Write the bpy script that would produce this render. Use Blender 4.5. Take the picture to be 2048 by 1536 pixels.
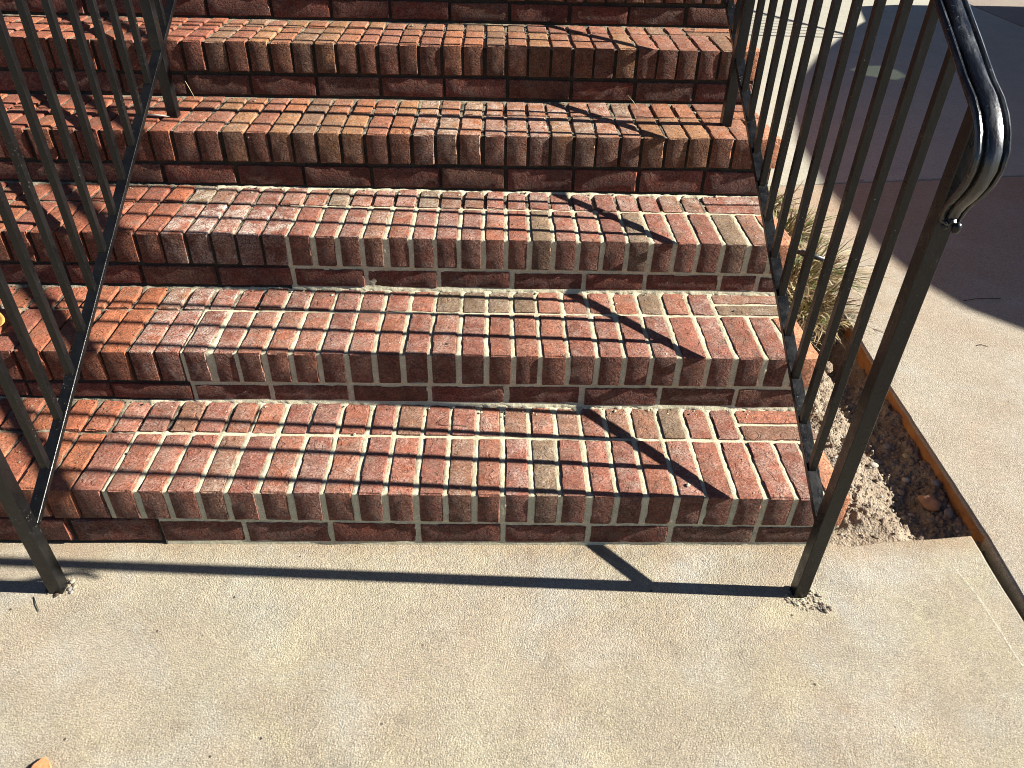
import bpy, bmesh, math, random
import numpy as np
from mathutils import Vector, Matrix, Euler

random.seed(11)
rng = np.random.default_rng(11)
scene = bpy.context.scene
for o in list(bpy.data.objects):
    bpy.data.objects.remove(o)

# ------------------------------------------------------------------ camera
cam_data = bpy.data.cameras.new("camera")
cam = bpy.data.objects.new("camera", cam_data)
scene.collection.objects.link(cam)
cam.matrix_world = Matrix((
    (0.99968, -0.00740, -0.02430, -0.0845),
    (-0.01511, 0.59588, -0.80293, -1.2114),
    (0.02042, 0.80304, 0.59557, 1.3708),
    (0, 0, 0, 1)))
cam_data.sensor_width = 36
cam_data.lens = 26.73
cam_data.clip_start = 0.05
cam_data.clip_end = 600
scene.camera = cam

# ------------------------------------------------------------------ world, sun, exposure
SUN_DIR = Vector((0.8681, -0.0410, 0.4930)).normalized()      # towards the sun
SUN_EL = math.asin(SUN_DIR.z)
SUN_AZ = math.atan2(SUN_DIR.x, SUN_DIR.y)
world = bpy.data.worlds.new("World")
scene.world = world
world.use_nodes = True
wn = world.node_tree
bg = wn.nodes["Background"]
sky = wn.nodes.new("ShaderNodeTexSky")
sky.sky_type = 'NISHITA'
sky.sun_disc = False
sky.sun_elevation = SUN_EL
sky.sun_rotation = SUN_AZ
sky.air_density = 0.38
sky.dust_density = 0.1
sky.ozone_density = 0.35
wn.links.new(sky.outputs[0], bg.inputs[0])
bg.inputs[1].default_value = 0.05

sun_data = bpy.data.lights.new("sun", 'SUN')
sun_data.energy = 5.0
sun_data.angle = math.radians(0.53)
sun_data.color = (1.0, 0.955, 0.865)
sun = bpy.data.objects.new("sun", sun_data)
sun.rotation_euler = (-SUN_DIR).to_track_quat('-Z', 'Y').to_euler()
sun.location = SUN_DIR * 20
scene.collection.objects.link(sun)

scene.view_settings.view_transform = 'Standard'
scene.view_settings.look = 'None'
scene.view_settings.gamma = 1
scene.view_settings.use_curve_mapping = False
scene.view_settings.exposure = 1.86
scene.render.engine = 'CYCLES'
scene.cycles.filter_width = 1.0
scene.render.resolution_x = 1024
scene.render.resolution_y = 768

# ------------------------------------------------------------------ helpers
def link(o, parent=None):
    scene.collection.objects.link(o)
    if parent is not None:
        o.parent = parent
    return o

def empty(name, loc=(0, 0, 0), label=None, cat=None, group=None, rotz=0):
    o = bpy.data.objects.new(name, None)
    o.location = loc
    o.rotation_euler = (0, 0, rotz)
    o.empty_display_size = 0.1
    link(o)
    tag(o, label, cat, group)
    return o

def tag(o, label=None, cat=None, group=None, kind=None):
    if label: o['label'] = label
    if cat: o['category'] = cat
    if group: o['group'] = group
    if kind: o['kind'] = kind
    return o

def mesh_obj(name, verts, faces, mat, parent=None, smooth=False, loc=None):
    me = bpy.data.meshes.new(name)
    me.from_pydata([tuple(v) for v in verts], [], [tuple(f) for f in faces])
    me.update()
    if smooth:
        me.polygons.foreach_set('use_smooth', [True] * len(me.polygons))
    for m in (mat if isinstance(mat, (list, tuple)) else [mat]):
        me.materials.append(m)
    o = bpy.data.objects.new(name, me)
    if loc is not None: o.location = loc
    return link(o, parent)

def grid_mesh(name, V, nr, nc, mats, parent=None, smooth=True, matidx=None, flip=False):
    """V: (nr*nc,3) array of grid points"""
    me = bpy.data.meshes.new(name)
    idx = np.arange(nr * nc).reshape(nr, nc)
    a, b, c, d = idx[:-1, :-1], idx[:-1, 1:], idx[1:, 1:], idx[1:, :-1]
    q = np.stack([a, d, c, b] if flip else [a, b, c, d], -1).reshape(-1, 4)
    me.vertices.add(nr * nc)
    me.vertices.foreach_set('co', V.astype(np.float32).ravel())
    me.loops.add(q.size)
    me.loops.foreach_set('vertex_index', q.ravel().astype(np.int32))
    me.polygons.add(len(q))
    me.polygons.foreach_set('loop_start', (np.arange(len(q)) * 4).astype(np.int32))
    me.polygons.foreach_set('loop_total', np.full(len(q), 4, np.int32))
    me.polygons.foreach_set('use_smooth', np.full(len(q), smooth))
    for m in mats: me.materials.append(m)
    if matidx is not None:
        me.polygons.foreach_set('material_index', matidx.ravel().astype(np.int32))
    me.update(calc_edges=True)
    me.validate()
    o = bpy.data.objects.new(name, me)
    return link(o, parent)

def _h(ix, iy, iz, seed):
    n = (ix.astype(np.int64) * 374761393 + iy.astype(np.int64) * 668265263 + iz.astype(np.int64) * 2147483647 + seed * 1274126177) & 0xFFFFFFFF
    n = ((n ^ (n >> 13)) * 1274126177) & 0xFFFFFFFF
    n = (n ^ (n >> 16)) & 0xFFFFFFFF
    n = (n * 2246822519) & 0xFFFFFFFF
    return ((n ^ (n >> 15)) & 0xFFFFFF) / float(0xFFFFFF) * 2 - 1

def vnoise(x, y, z=0.0, scale=1.0, seed=0):
    x = np.asarray(x, float) * scale; y = np.asarray(y, float) * scale
    z = np.asarray(z, float) * scale + np.zeros_like(x)
    ix, iy, iz = np.floor(x), np.floor(y), np.floor(z)
    fx, fy, fz = x - ix, y - iy, z - iz
    fx, fy, fz = [t * t * (3 - 2 * t) for t in (fx, fy, fz)]
    r = 0
    for dx in (0, 1):
        for dy in (0, 1):
            for dz in (0, 1):
                w = (fx if dx else 1 - fx) * (fy if dy else 1 - fy) * (fz if dz else 1 - fz)
                r = r + w * _h(ix + dx, iy + dy, iz + dz, seed)
    return r

def fbm(x, y, z=0.0, scale=1.0, oct=3, seed=0):
    r = 0; a = 1.0; t = 0
    for k in range(oct):
        r = r + a * vnoise(x, y, z, scale, seed + k * 17)
        t += a; a *= 0.5; scale *= 2.03
    return r / t

# ------------------------------------------------------------------ material helpers
class NT:
    def __init__(s, name):
        s.m = bpy.data.materials.new(name); s.m.use_nodes = True
        s.t = s.m.node_tree; s.b = s.t.nodes['Principled BSDF']
        s.geo = s.t.nodes.new('ShaderNodeNewGeometry')
        s.pos = s.geo.outputs['Position']
    def link(s, a, b): s.t.links.new(a, b)
    def noise(s, scale, detail=3, rough=0.55, vec=None, dist=0.0):
        n = s.t.nodes.new('ShaderNodeTexNoise')
        n.inputs['Scale'].default_value = scale; n.inputs['Detail'].default_value = detail
        n.inputs['Roughness'].default_value = rough; n.inputs['Distortion'].default_value = dist
        s.link(vec or s.pos, n.inputs['Vector'])
        return n.outputs['Fac']
    def grains(s, scale, lo, hi):
        n = s.t.nodes.new('ShaderNodeTexVoronoi'); n.inputs['Scale'].default_value = scale
        s.link(s.pos, n.inputs['Vector'])
        x = s.t.nodes.new('ShaderNodeSeparateXYZ'); s.link(n.outputs['Color'], x.inputs[0])
        return s.ramp(x.outputs['X'], 0, 1, lo, hi)
    def voro(s, scale, feature='F1', vec=None, out='Distance'):
        n = s.t.nodes.new('ShaderNodeTexVoronoi'); n.feature = feature
        n.inputs['Scale'].default_value = scale
        s.link(vec or s.pos, n.inputs['Vector'])
        return n.outputs[out]
    def ramp(s, fac, a, b, ca=0.0, cb=1.0):
        n = s.t.nodes.new('ShaderNodeMapRange')
        n.inputs['From Min'].default_value = a; n.inputs['From Max'].default_value = b
        n.inputs['To Min'].default_value = ca; n.inputs['To Max'].default_value = cb
        s.link(fac, n.inputs['Value'])
        return n.outputs[0]
    def math(s, op, a, b=None):
        n = s.t.nodes.new('ShaderNodeMath'); n.operation = op
        for i, v in enumerate((a, b)):
            if v is None: continue
            if isinstance(v, (int, float)): n.inputs[i].default_value = v
            else: s.link(v, n.inputs[i])
        return n.outputs[0]
    def mix(s, fac, a, b, mode='MIX'):
        n = s.t.nodes.new('ShaderNodeMix'); n.data_type = 'RGBA'; n.blend_type = mode
        if isinstance(fac, (int, float)): n.inputs['Factor'].default_value = fac
        else: s.link(fac, n.inputs['Factor'])
        for k, v in (('A', a), ('B', b)):
            sock = [i for i in n.inputs if i.name == k and i.type == 'RGBA'][0]
            if isinstance(v, tuple): sock.default_value = (*v, 1)
            else: s.link(v, sock)
        return [o for o in n.outputs if o.type == 'RGBA'][0]
    def scalecol(s, col, f):
        n = s.t.nodes.new('ShaderNodeVectorMath'); n.operation = 'SCALE'
        s.link(col, n.inputs[0])
        if isinstance(f, (int, float)): n.inputs['Scale'].default_value = f
        else: s.link(f, n.inputs['Scale'])
        return n.outputs[0]
    def scaledpos(s, sx, sy, sz):
        n = s.t.nodes.new('ShaderNodeVectorMath'); n.operation = 'MULTIPLY'
        s.link(s.pos, n.inputs[0]); n.inputs[1].default_value = (sx, sy, sz)
        return n.outputs[0]
    def bump(s, h, dist, strength=1.0, normal=None):
        n = s.t.nodes.new('ShaderNodeBump')
        n.inputs['Distance'].default_value = dist; n.inputs['Strength'].default_value = strength
        s.link(h, n.inputs['Height'])
        if normal is not None: s.link(normal, n.inputs['Normal'])
        return n.outputs[0]
    def out(s, col=None, rough=0.9, normal=None, spec=0.3, metal=0.0):
        if col is not None:
            if isinstance(col, tuple): s.b.inputs['Base Color'].default_value = (*col, 1)
            else: s.link(col, s.b.inputs['Base Color'])
        if isinstance(rough, (int, float)): s.b.inputs['Roughness'].default_value = rough
        else: s.link(rough, s.b.inputs['Roughness'])
        s.b.inputs['Specular IOR Level'].default_value = spec
        s.b.inputs['Metallic'].default_value = metal
        if normal is not None: s.link(normal, s.b.inputs['Normal'])
        return s.m

def mat_brick(name="fired_clay_brick", face=False):
    """plain clay, or a darker, rougher version for the sides turned to the front"""
    n = NT(name)
    oi = n.t.nodes.new('ShaderNodeObjectInfo')
    base = oi.outputs['Color']
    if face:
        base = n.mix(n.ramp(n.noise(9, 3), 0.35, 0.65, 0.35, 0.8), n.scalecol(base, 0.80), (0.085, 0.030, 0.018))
    salt = oi.outputs['Alpha']
    v1 = n.noise(38, 4, 0.6)
    v2 = n.noise(230, 3, 0.7)
    col = n.scalecol(base, n.ramp(v1, 0.3, 0.7, 0.74, 1.28))
    col = n.scalecol(col, n.ramp(v2, 0.3, 0.7, 0.60, 1.34))
    col = n.scalecol(col, n.grains(330, 0.72, 1.26))
    col = n.scalecol(col, n.grains(700, 0.80, 1.18))
    # brownish scorched blotches
    blot = n.ramp(n.noise(16, 3, 0.6), 0.54, 0.68, 0, 0.55)
    col = n.mix(blot, col, (0.125, 0.070, 0.045))
    # dark specks
    sp = n.math('ADD', n.ramp(n.noise(330, 3, 0.6), 0.62, 0.68, 0, 0.8), n.math('MULTIPLY', n.ramp(n.voro(260), 0.20, 0.30, 0.9, 0.0), n.ramp(n.noise(60, 3), 0.5, 0.58, 0, 1)))
    sp = n.math('MINIMUM', sp, 0.92)
    col = n.mix(sp, col, (0.03, 0.016, 0.012))
    # salts and mortar haze
    haze = n.math('MULTIPLY', n.ramp(n.noise(26, 5, 0.72), 0.40, 0.72, 0, 1.0), n.ramp(n.noise(230, 4, 0.75), 0.42, 0.58, 0.05, 1.0))
    haze = n.math('MINIMUM', n.math('MULTIPLY', haze, n.math('MULTIPLY', salt, 0.38) if face else salt), 0.9)
    col = n.mix(haze, col, (0.42, 0.365, 0.31))
    # pale mortar crumbs
    cr = n.math('MULTIPLY', n.ramp(n.noise(190, 4, 0.7), 0.62, 0.74, 0, 0.8), n.ramp(n.noise(9, 2), 0.5, 0.66, 0, 1))
    col = n.mix(cr, col, (0.42, 0.38, 0.30))
    h = n.math('ADD', n.math('MULTIPLY', n.noise(520, 3, 0.65), 0.55), n.math('MULTIPLY', n.noise(120, 3, 0.6), 1.0))
    pit = n.ramp(n.voro(190), 0.0, 0.22, -0.6, 0.0)
    h = n.math('ADD', h, pit)
    # curved kiln and handling creases
    cr2 = n.ramp(n.noise(22, 2, 0.5, dist=1.4), 0.485, 0.505, 0.0, 0.8)
    h = n.math('ADD', h, cr2)
    if face:
        st = n.noise(95, 4, 0.7, vec=n.scaledpos(1.0, 1.0, 2.2))
        h = n.math('ADD', h, n.math('MULTIPLY', st, 2.6))
        edge_ = n.ramp(n.noise(30, 3, 0.6, dist=1.0), 0.50, 0.53, 0.0, 1.2)
        h = n.math('ADD', h, edge_)
    return n.out(col, 0.88, n.bump(h, 0.0016 if face else 0.0016, 1.0), 0.25)

def mat_mortar(name, c1, c2, dark, grain, dist):
    n = NT(name)
    col = n.mix(n.ramp(n.noise(30, 4), 0.35, 0.65), c1, c2)
    col = n.scalecol(col, n.ramp(n.noise(350, 2, 0.6), 0.3, 0.7, 0.82, 1.15))
    col = n.scalecol(col, n.grains(420, 0.84, 1.14))
    if dark:
        col = n.mix(n.ramp(n.noise(18, 4, 0.65), 0.46, 0.62, 0, 0.85), col, (0.040, 0.036, 0.026))
        col = n.mix(n.ramp(n.noise(11, 3), 0.60, 0.72, 0, 0.5), col, (0.055, 0.060, 0.022))
    h = n.math('ADD', n.noise(grain, 3, 0.7), n.math('MULTIPLY', n.noise(grain * 0.35, 2), 0.8))
    return n.out(col, 0.95, n.bump(h, dist, 1.0), 0.15)

def mat_concrete(name, base, tints, grain=330, dist=0.0022, pits=True, stain=False, landing=False):
    n = NT(name)
    col = n.mix(n.ramp(n.noise(2.3, 4, 0.6), 0.35, 0.65), base, tints[0])
    col = n.mix(n.ramp(n.noise(3.9, 4, 0.62, dist=0.4), 0.48, 0.68, 0, 0.75), col, tints[1])
    v = n.t.nodes.new('ShaderNodeVectorMath'); v.operation = 'ADD'
    n.link(n.pos, v.inputs[0]); v.inputs[1].default_value = (7.3, 3.1, 1.7)
    col = n.mix(n.ramp(n.noise(5.2, 5, 0.65, vec=v.outputs[0], dist=0.3), 0.52, 0.70, 0, 0.7), col, tints[2])
    if stain:
        sx = n.t.nodes.new('ShaderNodeSeparateXYZ'); n.link(n.pos, sx.inputs[0])
        yy = n.math('ADD', sx.outputs['Y'], n.math('MULTIPLY', n.noise(3.0, 3), 1.4))
        col = n.mix(n.ramp(yy, 1.6, 3.1, 0.0, 0.5), col, (0.28, 0.175, 0.10))
    col = n.scalecol(col, n.ramp(n.noise(60, 3, 0.6), 0.3, 0.7, 0.93, 1.07))
    col = n.scalecol(col, n.ramp(n.noise(grain * 1.3, 2, 0.5), 0.3, 0.7, 0.74, 1.22))
    if landing:
        sx = n.t.nodes.new('ShaderNodeSeparateXYZ'); n.link(n.pos, sx.inputs[0])
        yy = n.math('ADD', sx.outputs['Y'], n.math('MULTIPLY', n.noise(9.0, 4, 0.65), 0.16))
        col = n.mix(n.ramp(yy, 0.03, 0.10, 0.0, 0.55), col, (0.27, 0.185, 0.105))
        col = n.mix(n.ramp(n.noise(13, 5, 0.7), 0.58, 0.70, 0, 0.45), col, (0.19, 0.165, 0.13))
        col = n.mix(n.ramp(n.noise(7, 5, 0.75, dist=0.8), 0.60, 0.72, 0, 0.55), col, (0.37, 0.35, 0.29))
    col = n.scalecol(col, n.grains(grain * 1.25, 0.80, 1.18))
    col = n.scalecol(col, n.grains(grain * 2.2, 0.86, 1.13))
    if pits:
        p = n.ramp(n.voro(16, out='Distance'), 0.040, 0.056, 0.95, 0.0)
        p = n.math('MULTIPLY', p, n.ramp(n.noise(5), 0.40, 0.50, 0.2, 1))
        col = n.mix(p, col, (0.06, 0.045, 0.035))
    h = n.math('ADD', n.math('MULTIPLY', n.noise(grain, 6, 0.78), 1.0), n.math('MULTIPLY', n.ramp(n.voro(grain * 0.9), 0.0, 0.7, -0.5, 0.5), 0.4))
    h = n.math('ADD', h, n.math('MULTIPLY', n.noise(140, 5, 0.8), 0.5))
    h = n.math('MULTIPLY', h, n.ramp(n.noise(6, 4, 0.65), 0.32, 0.66, 0.55, 1.25))
    return n.out(col, 0.92, n.bump(h, dist, 1.0), 0.2)

M_BRICK = mat_brick()
M_FACE = mat_brick('dark_front_brick_face', True)  # darkened base and coarser bump for the front-facing sides
M_NEW = mat_mortar("fresh_cream_mortar", (0.45, 0.415, 0.295), (0.37, 0.335, 0.23), False, 420, 0.0012)
M_OLD = mat_mortar("old_weathered_mortar", (0.25, 0.215, 0.155), (0.17, 0.145, 0.105), True, 330, 0.0025)
M_GRIME_SHADE = mat_mortar("grimy_shaded_recess_mortar", (0.055, 0.043, 0.030), (0.030, 0.024, 0.018), True, 330, 0.0022)  # near-black colour: grime plus the painted shade of the deep front joints
M_LANDING = mat_concrete("brushed_tan_concrete", (0.345, 0.308, 0.228), ((0.325, 0.268, 0.20), (0.35, 0.332, 0.285), (0.375, 0.33, 0.222)), grain=300, dist=0.0054, landing=True)
M_DRIVE_A = mat_concrete("clay_stained_concrete", (0.285, 0.255, 0.20), ((0.275, 0.225, 0.17), (0.30, 0.278, 0.235), (0.27, 0.215, 0.16)), grain=300, dist=0.0024, stain=True)
M_DRIVE_B = mat_concrete("pale_grey_concrete", (0.285, 0.272, 0.215), ((0.30, 0.283, 0.235), (0.25, 0.242, 0.20), (0.295, 0.268, 0.215)), grain=300, dist=0.0009)
M_DRIVE_C = mat_concrete("brown_grey_concrete", (0.19, 0.145, 0.12), ((0.21, 0.175, 0.14), (0.17, 0.14, 0.115), (0.19, 0.155, 0.13)), grain=300, dist=0.0009)

def mat_clayface():
    n = NT("orange_clay_crusted_edge")
    col = n.mix(n.ramp(n.noise(22, 4, 0.65), 0.35, 0.65), (0.33, 0.155, 0.05), (0.21, 0.095, 0.035))
    col = n.mix(n.ramp(n.noise(60, 3), 0.6, 0.75, 0, 0.6), col, (0.20, 0.155, 0.11))
    return n.out(col, 0.9, n.bump(n.noise(120, 4, 0.6), 0.004), 0.2)
M_CLAY = mat_clayface()

def mat_soil():
    n = NT("sandy_soil")
    col = n.mix(n.ramp(n.noise(14, 4, 0.6), 0.35, 0.65), (0.285, 0.235, 0.175), (0.19, 0.145, 0.105))
    col = n.scalecol(col, n.ramp(n.noise(170, 3, 0.7), 0.3, 0.7, 0.62, 1.22))
    h = n.math('ADD', n.noise(140, 4, 0.7), n.math('MULTIPLY', n.voro(160), 0.7))
    return n.out(col, 0.97, n.bump(h, 0.006), 0.1)
M_SOIL = mat_soil()

def mat_paint():
    n = NT("glossy_black_painted_iron")
    col = n.mix(n.ramp(n.noise(9, 4, 0.7), 0.48, 0.70, 0, 0.6), (0.0028, 0.0028, 0.003), (0.007, 0.0075, 0.008))
    dust = n.math('MULTIPLY', n.ramp(n.noise(210, 3, 0.6), 0.66, 0.72, 0, 0.9), n.ramp(n.noise(7, 2), 0.52, 0.66, 0, 1))
    col = n.mix(dust, col, (0.25, 0.24, 0.21))
    rough = n.math('ADD', n.ramp(n.noise(34, 4, 0.7), 0.3, 0.7, 0.20, 0.46), n.math('MULTIPLY', dust, 0.5))
    h = n.math('ADD', n.noise(300, 2, 0.6), n.math('MULTIPLY', n.noise(42, 3), 2.2))
    return n.out(col, rough, n.bump(h, 0.0005, 0.8), 0.32)
M_IRON = mat_paint()

def mat_worn_paint():
    n = NT("worn_glossy_handrail_paint")
    v = n.scaledpos(60, 9, 9)
    st = n.noise(1.6, 5, 0.7, vec=v)
    wear = n.ramp(st, 0.50, 0.66, 0, 1)
    col = n.mix(wear, (0.0028, 0.003, 0.0035), (0.030, 0.034, 0.040))
    scr = n.math('MULTIPLY', n.ramp(n.noise(160, 4, 0.7), 0.62, 0.70, 0, 0.9), n.ramp(n.noise(14, 2), 0.46, 0.60, 0, 1))
    col = n.mix(scr, col, (0.22, 0.22, 0.21))
    rough = n.ramp(st, 0.35, 0.65, 0.16, 0.42)
    h = n.math('ADD', n.noise(260, 3, 0.6), n.math('MULTIPLY', n.noise(50, 3), 2.0))
    return n.out(col, rough, n.bump(h, 0.0005, 0.8), 0.65)
M_CAP = mat_worn_paint()

def mat_simple(name, c, rough=0.8, var=0.2, scale=40, bumpd=0.0, spec=0.3):
    n = NT(name)
    rgb = n.t.nodes.new('ShaderNodeRGB'); rgb.outputs[0].default_value = (*c, 1)
    col = n.scalecol(rgb.outputs[0], n.ramp(n.noise(scale, 3), 0.3, 0.7, 1 - var, 1 + var))
    nm = n.bump(n.noise(scale * 4, 3), bumpd) if bumpd else None
    return n.out(col, rough, nm, spec)
M_BLADE = []
for nm_, c in (("dry_straw_blade", (0.29, 0.225, 0.11)), ("bleached_blade", (0.42, 0.36, 0.22)), ("brown_blade", (0.17, 0.11, 0.055)), ("green_blade", (0.085, 0.11, 0.022))):
    M_BLADE.append(mat_simple(nm_, c, 0.6, 0.25, 60))
M_STONE = [mat_simple("pale_pebble_stone", (0.31, 0.28, 0.23), 0.85, 0.2, 60, 0.001),
           mat_simple("grey_pebble_stone", (0.165, 0.15, 0.135), 0.85, 0.25, 60, 0.001),
           mat_simple("yellow_pebble_stone", (0.34, 0.29, 0.16), 0.85, 0.2, 60, 0.001),
           mat_simple("tan_pebble_stone", (0.23, 0.18, 0.135), 0.85, 0.2, 60, 0.001)]

# ------------------------------------------------------------------ staircase
R, T, OV, HB = 0.1631, 0.3134, 0.0032, 0.0876
DY = {1: -0.0024, 2: 0.0017, 3: -0.0021, 4: -0.0013, 5: 0.0040, 6: 0.0002}
DZ = {1: 0.0019, 2: -0.0023, 3: -0.0078, 4: -0.0002, 5: 0.0013, 6: 0.0}
TZ = {1: -0.0108, 2: -0.0023, 3: -0.0073, 4: 0.0007, 5: -0.0008, 6: 0.0}
def SY(n): return (n - 1) * T + DY.get(n, 0)
def SZ(n, x=0.0): return (n * R + DZ.get(n, 0) + TZ.get(n, 0) * np.maximum(x, -1.4)) if n > 0 else 0.0 * x
XE = {1: 0.7193, 2: 0.7193, 3: 0.7193, 4: 0.7315, 5: 0.7315, 6: 0.7315}
XL = -2.0
JF = {
 1: [-0.9381, -0.8695, -0.8046, -0.7366, -0.6724, -0.6036, -0.5341, -0.4622, -0.3898, -0.3237, -0.2561, -0.19, -0.1237, -0.0616, 0.0029, 0.0676, 0.1324, 0.195, 0.2593, 0.3294, 0.3953, 0.463, 0.5302, 0.5997, 0.664],
 2: [-0.84, -0.7727, -0.7087, -0.6398, -0.5774, -0.5101, -0.4429, -0.3767, -0.3081, -0.2415, -0.1701, -0.1033, -0.0363, 0.0296, 0.0981, 0.1692, 0.2368, 0.305, 0.3727, 0.4441, 0.5115, 0.5855, 0.652],
 3: [-0.6304, -0.5627, -0.4996, -0.4348, -0.3722, -0.3081, -0.2426, -0.1782, -0.115, -0.053, 0.0091, 0.0726, 0.1376, 0.2027, 0.2691, 0.3327, 0.3967, 0.4607, 0.526, 0.5947, 0.657],
 4: [-0.5244, -0.4566, -0.3887, -0.3212, -0.2551, -0.1874, -0.1195, -0.0543, 0.0096, 0.072, 0.1405, 0.2057, 0.2744, 0.3357, 0.4042, 0.470, 0.536, 0.602, 0.668],
 5: [-0.5713, -0.5065, -0.4478, -0.3829, -0.321, -0.2515, -0.1863, -0.118, -0.0511, 0.0144, 0.0847, 0.1519, 0.2176, 0.285, 0.3478, 0.4137, 0.478, 0.542, 0.606, 0.669],
 6: [-0.52, -0.454, -0.388, -0.322, -0.255, -0.188, -0.12, -0.053, 0.014, 0.08, 0.146, 0.212, 0.278, 0.344, 0.41, 0.476, 0.542, 0.606, 0.669]}
JR = {
 1: [-0.8459, -0.6517, -0.4554, -0.2563, -0.0598, 0.138, 0.3307, 0.5307],
 2: [-1.2435, -1.0369, -0.8339, -0.6398, -0.4414, -0.2453, -0.0513, 0.1411, 0.3372, 0.5325],
 3: [-1.0363, -0.8336, -0.6304, -0.4331, -0.2344, -0.0373, 0.1619, 0.3289, 0.5348, 0.641],
 4: [-1.4374, -1.243, -1.0475, -0.8377, -0.6433, -0.4453, -0.2434, -0.0521, 0.1462, 0.3378, 0.5325],
 5: [-1.0488, -0.8482, -0.6437, -0.4456, -0.2454, -0.0457, 0.1531, 0.3544, 0.5455],
 6: [-1.0451, -0.8318, -0.6335, -0.4392, -0.2391, -0.0402, 0.1611, 0.3596, 0.552]}
ROWSPLIT = {1: 0.198, 2: 0.1985, 3: 0.195, 4: 0.186, 5: 0.208, 6: 0.198}
NEWX = {1: -0.945, 2: -0.845, 3: -0.636}          # fresh mortar begins here on the nosing
NEWXB = {1: -0.68, 2: -0.70, 3: 9.0}              # ... on the rear row
NEWXR = {1: -0.85, 2: -0.84, 3: -0.636}           # ... on the riser
for n in JF:
    l = JF[n]
    while l[0] > XL: l.insert(0, l[0] - 0.0667 + random.uniform(-.003, .003))
for n in JR:
    l = JR[n]
    while l[0] > XL: l.insert(0, l[0] - 0.200)

stairs = empty('brick_staircase', (0, 0, 0), 'wide red brick stairs, cream mortar repointed on the lower right treads', 'stairs')

# brick meshes: a slightly worn block, edges rounded and nicked; 8 shared variants per proportion
def brick_mesh(name, sx, sy, sz, nx, ny, nz, seed, wear=0.00045, rad=0.0022, face=True):
    bm = bmesh.new()
    vs = {}
    def key(i, j, k): return (i, j, k)
    def P(i, n, s): return (i / n - 0.5) * s
    r = random.Random(seed)
    for i in range(nx + 1):
        for j in range(ny + 1):
            for k in range(nz + 1):
                if 0 < i < nx and 0 < j < ny and 0 < k < nz: continue
                def q(i, n, s):
                    # pull the outer ring of points close to the edge
                    if n <= 1: return P(i, n, s)
                    if i == 0: return -s / 2
                    if i == n: return s / 2
                    e = 0.0035
                    if n == 2: return 0
                    return -s / 2 + e + (s - 2 * e) * (i - 1) / (n - 2)
                x, y, z = q(i, nx, sx), q(j, ny, sy), q(k, nz, sz)
                vs[(i, j, k)] = [x, y, z]
    arr = np.array(list(vs.values()))
    # round edges: distance to rounded box
    half = np.array([sx, sy, sz]) / 2
    inner = half - rad
    c = np.clip(arr, -inner, inner)
    d = arr - c
    L = np.linalg.norm(d, axis=1)
    out = arr.copy()
    mk = L > rad
    out[mk] = c[mk] + d[mk] / L[mk][:, None] * rad
    nn = (np.abs(arr) > half - 1e-6).sum(1)     # 1 face, 2 edge, 3 corner
    for a in range(3):
        w = fbm(arr[:, 0] + seed * 3.1, arr[:, 1] + a * 5.7, arr[:, 2], 55, 2, seed + a)
        out[:, a] += w * wear * np.where(nn >= 2, 1.3, 0.7)
    # nicks at edges
    nick = (nn >= 2) & (np.array([r.random() for _ in arr]) < 0.13)
    out[nick] *= 1 - np.array([[0.0042 / half[0], 0.0042 / half[1], 0.0042 / half[2]]]) * np.array([[r.uniform(.3, 1)] for _ in range(nick.sum())])
    bv = {k: bm.verts.new(out[t]) for t, k in enumerate(vs)}
    def quad(a, b, c_, d_): bm.faces.new([bv[a], bv[b], bv[c_], bv[d_]])
    for i in range(nx):
        for j in range(ny):
            quad((i, j, 0), (i, j + 1, 0), (i + 1, j + 1, 0), (i + 1, j, 0))
            quad((i, j, nz), (i + 1, j, nz), (i + 1, j + 1, nz), (i, j + 1, nz))
    for i in range(nx):
        for k in range(nz):
            quad((i, 0, k), (i + 1, 0, k), (i + 1, 0, k + 1), (i, 0, k + 1))
            quad((i, ny, k), (i, ny, k + 1), (i + 1, ny, k + 1), (i + 1, ny, k))
    for j in range(ny):
        for k in range(nz):
            quad((0, j, k), (0, j, k + 1), (0, j + 1, k + 1), (0, j + 1, k))
            quad((nx, j, k), (nx, j + 1, k), (nx, j + 1, k + 1), (nx, j, k + 1))
    me = bpy.data.meshes.new(name)
    bm.to_mesh(me); bm.free()
    me.polygons.foreach_set('use_smooth', [True] * len(me.polygons))
    me.set_sharp_from_angle(angle=math.radians(24))
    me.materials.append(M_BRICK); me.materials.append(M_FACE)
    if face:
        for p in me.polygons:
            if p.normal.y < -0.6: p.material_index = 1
    return me
W0 = 0.055
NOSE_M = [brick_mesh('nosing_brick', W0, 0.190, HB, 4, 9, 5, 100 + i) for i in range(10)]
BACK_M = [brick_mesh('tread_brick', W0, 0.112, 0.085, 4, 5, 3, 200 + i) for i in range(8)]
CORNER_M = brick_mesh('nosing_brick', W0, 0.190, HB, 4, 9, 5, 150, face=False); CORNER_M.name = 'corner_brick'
RIS_M = [brick_mesh('riser_brick', 0.190, 0.090, 0.058, 9, 3, 4, 300 + i) for i in range(8)]
STR_M = [brick_mesh('tread_brick', 0.180, 0.050, 0.085, 9, 4, 3, 400 + i) for i in range(4)]
DIMS = {}
for L_, d_ in ((NOSE_M + [CORNER_M], (W0, 0.190, HB)), (BACK_M, (W0, 0.112, 0.085)), (RIS_M, (0.190, 0.090, 0.058)), (STR_M, (0.180, 0.050, 0.085))):
    for m_ in L_: DIMS[m_.name] = d_

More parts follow.
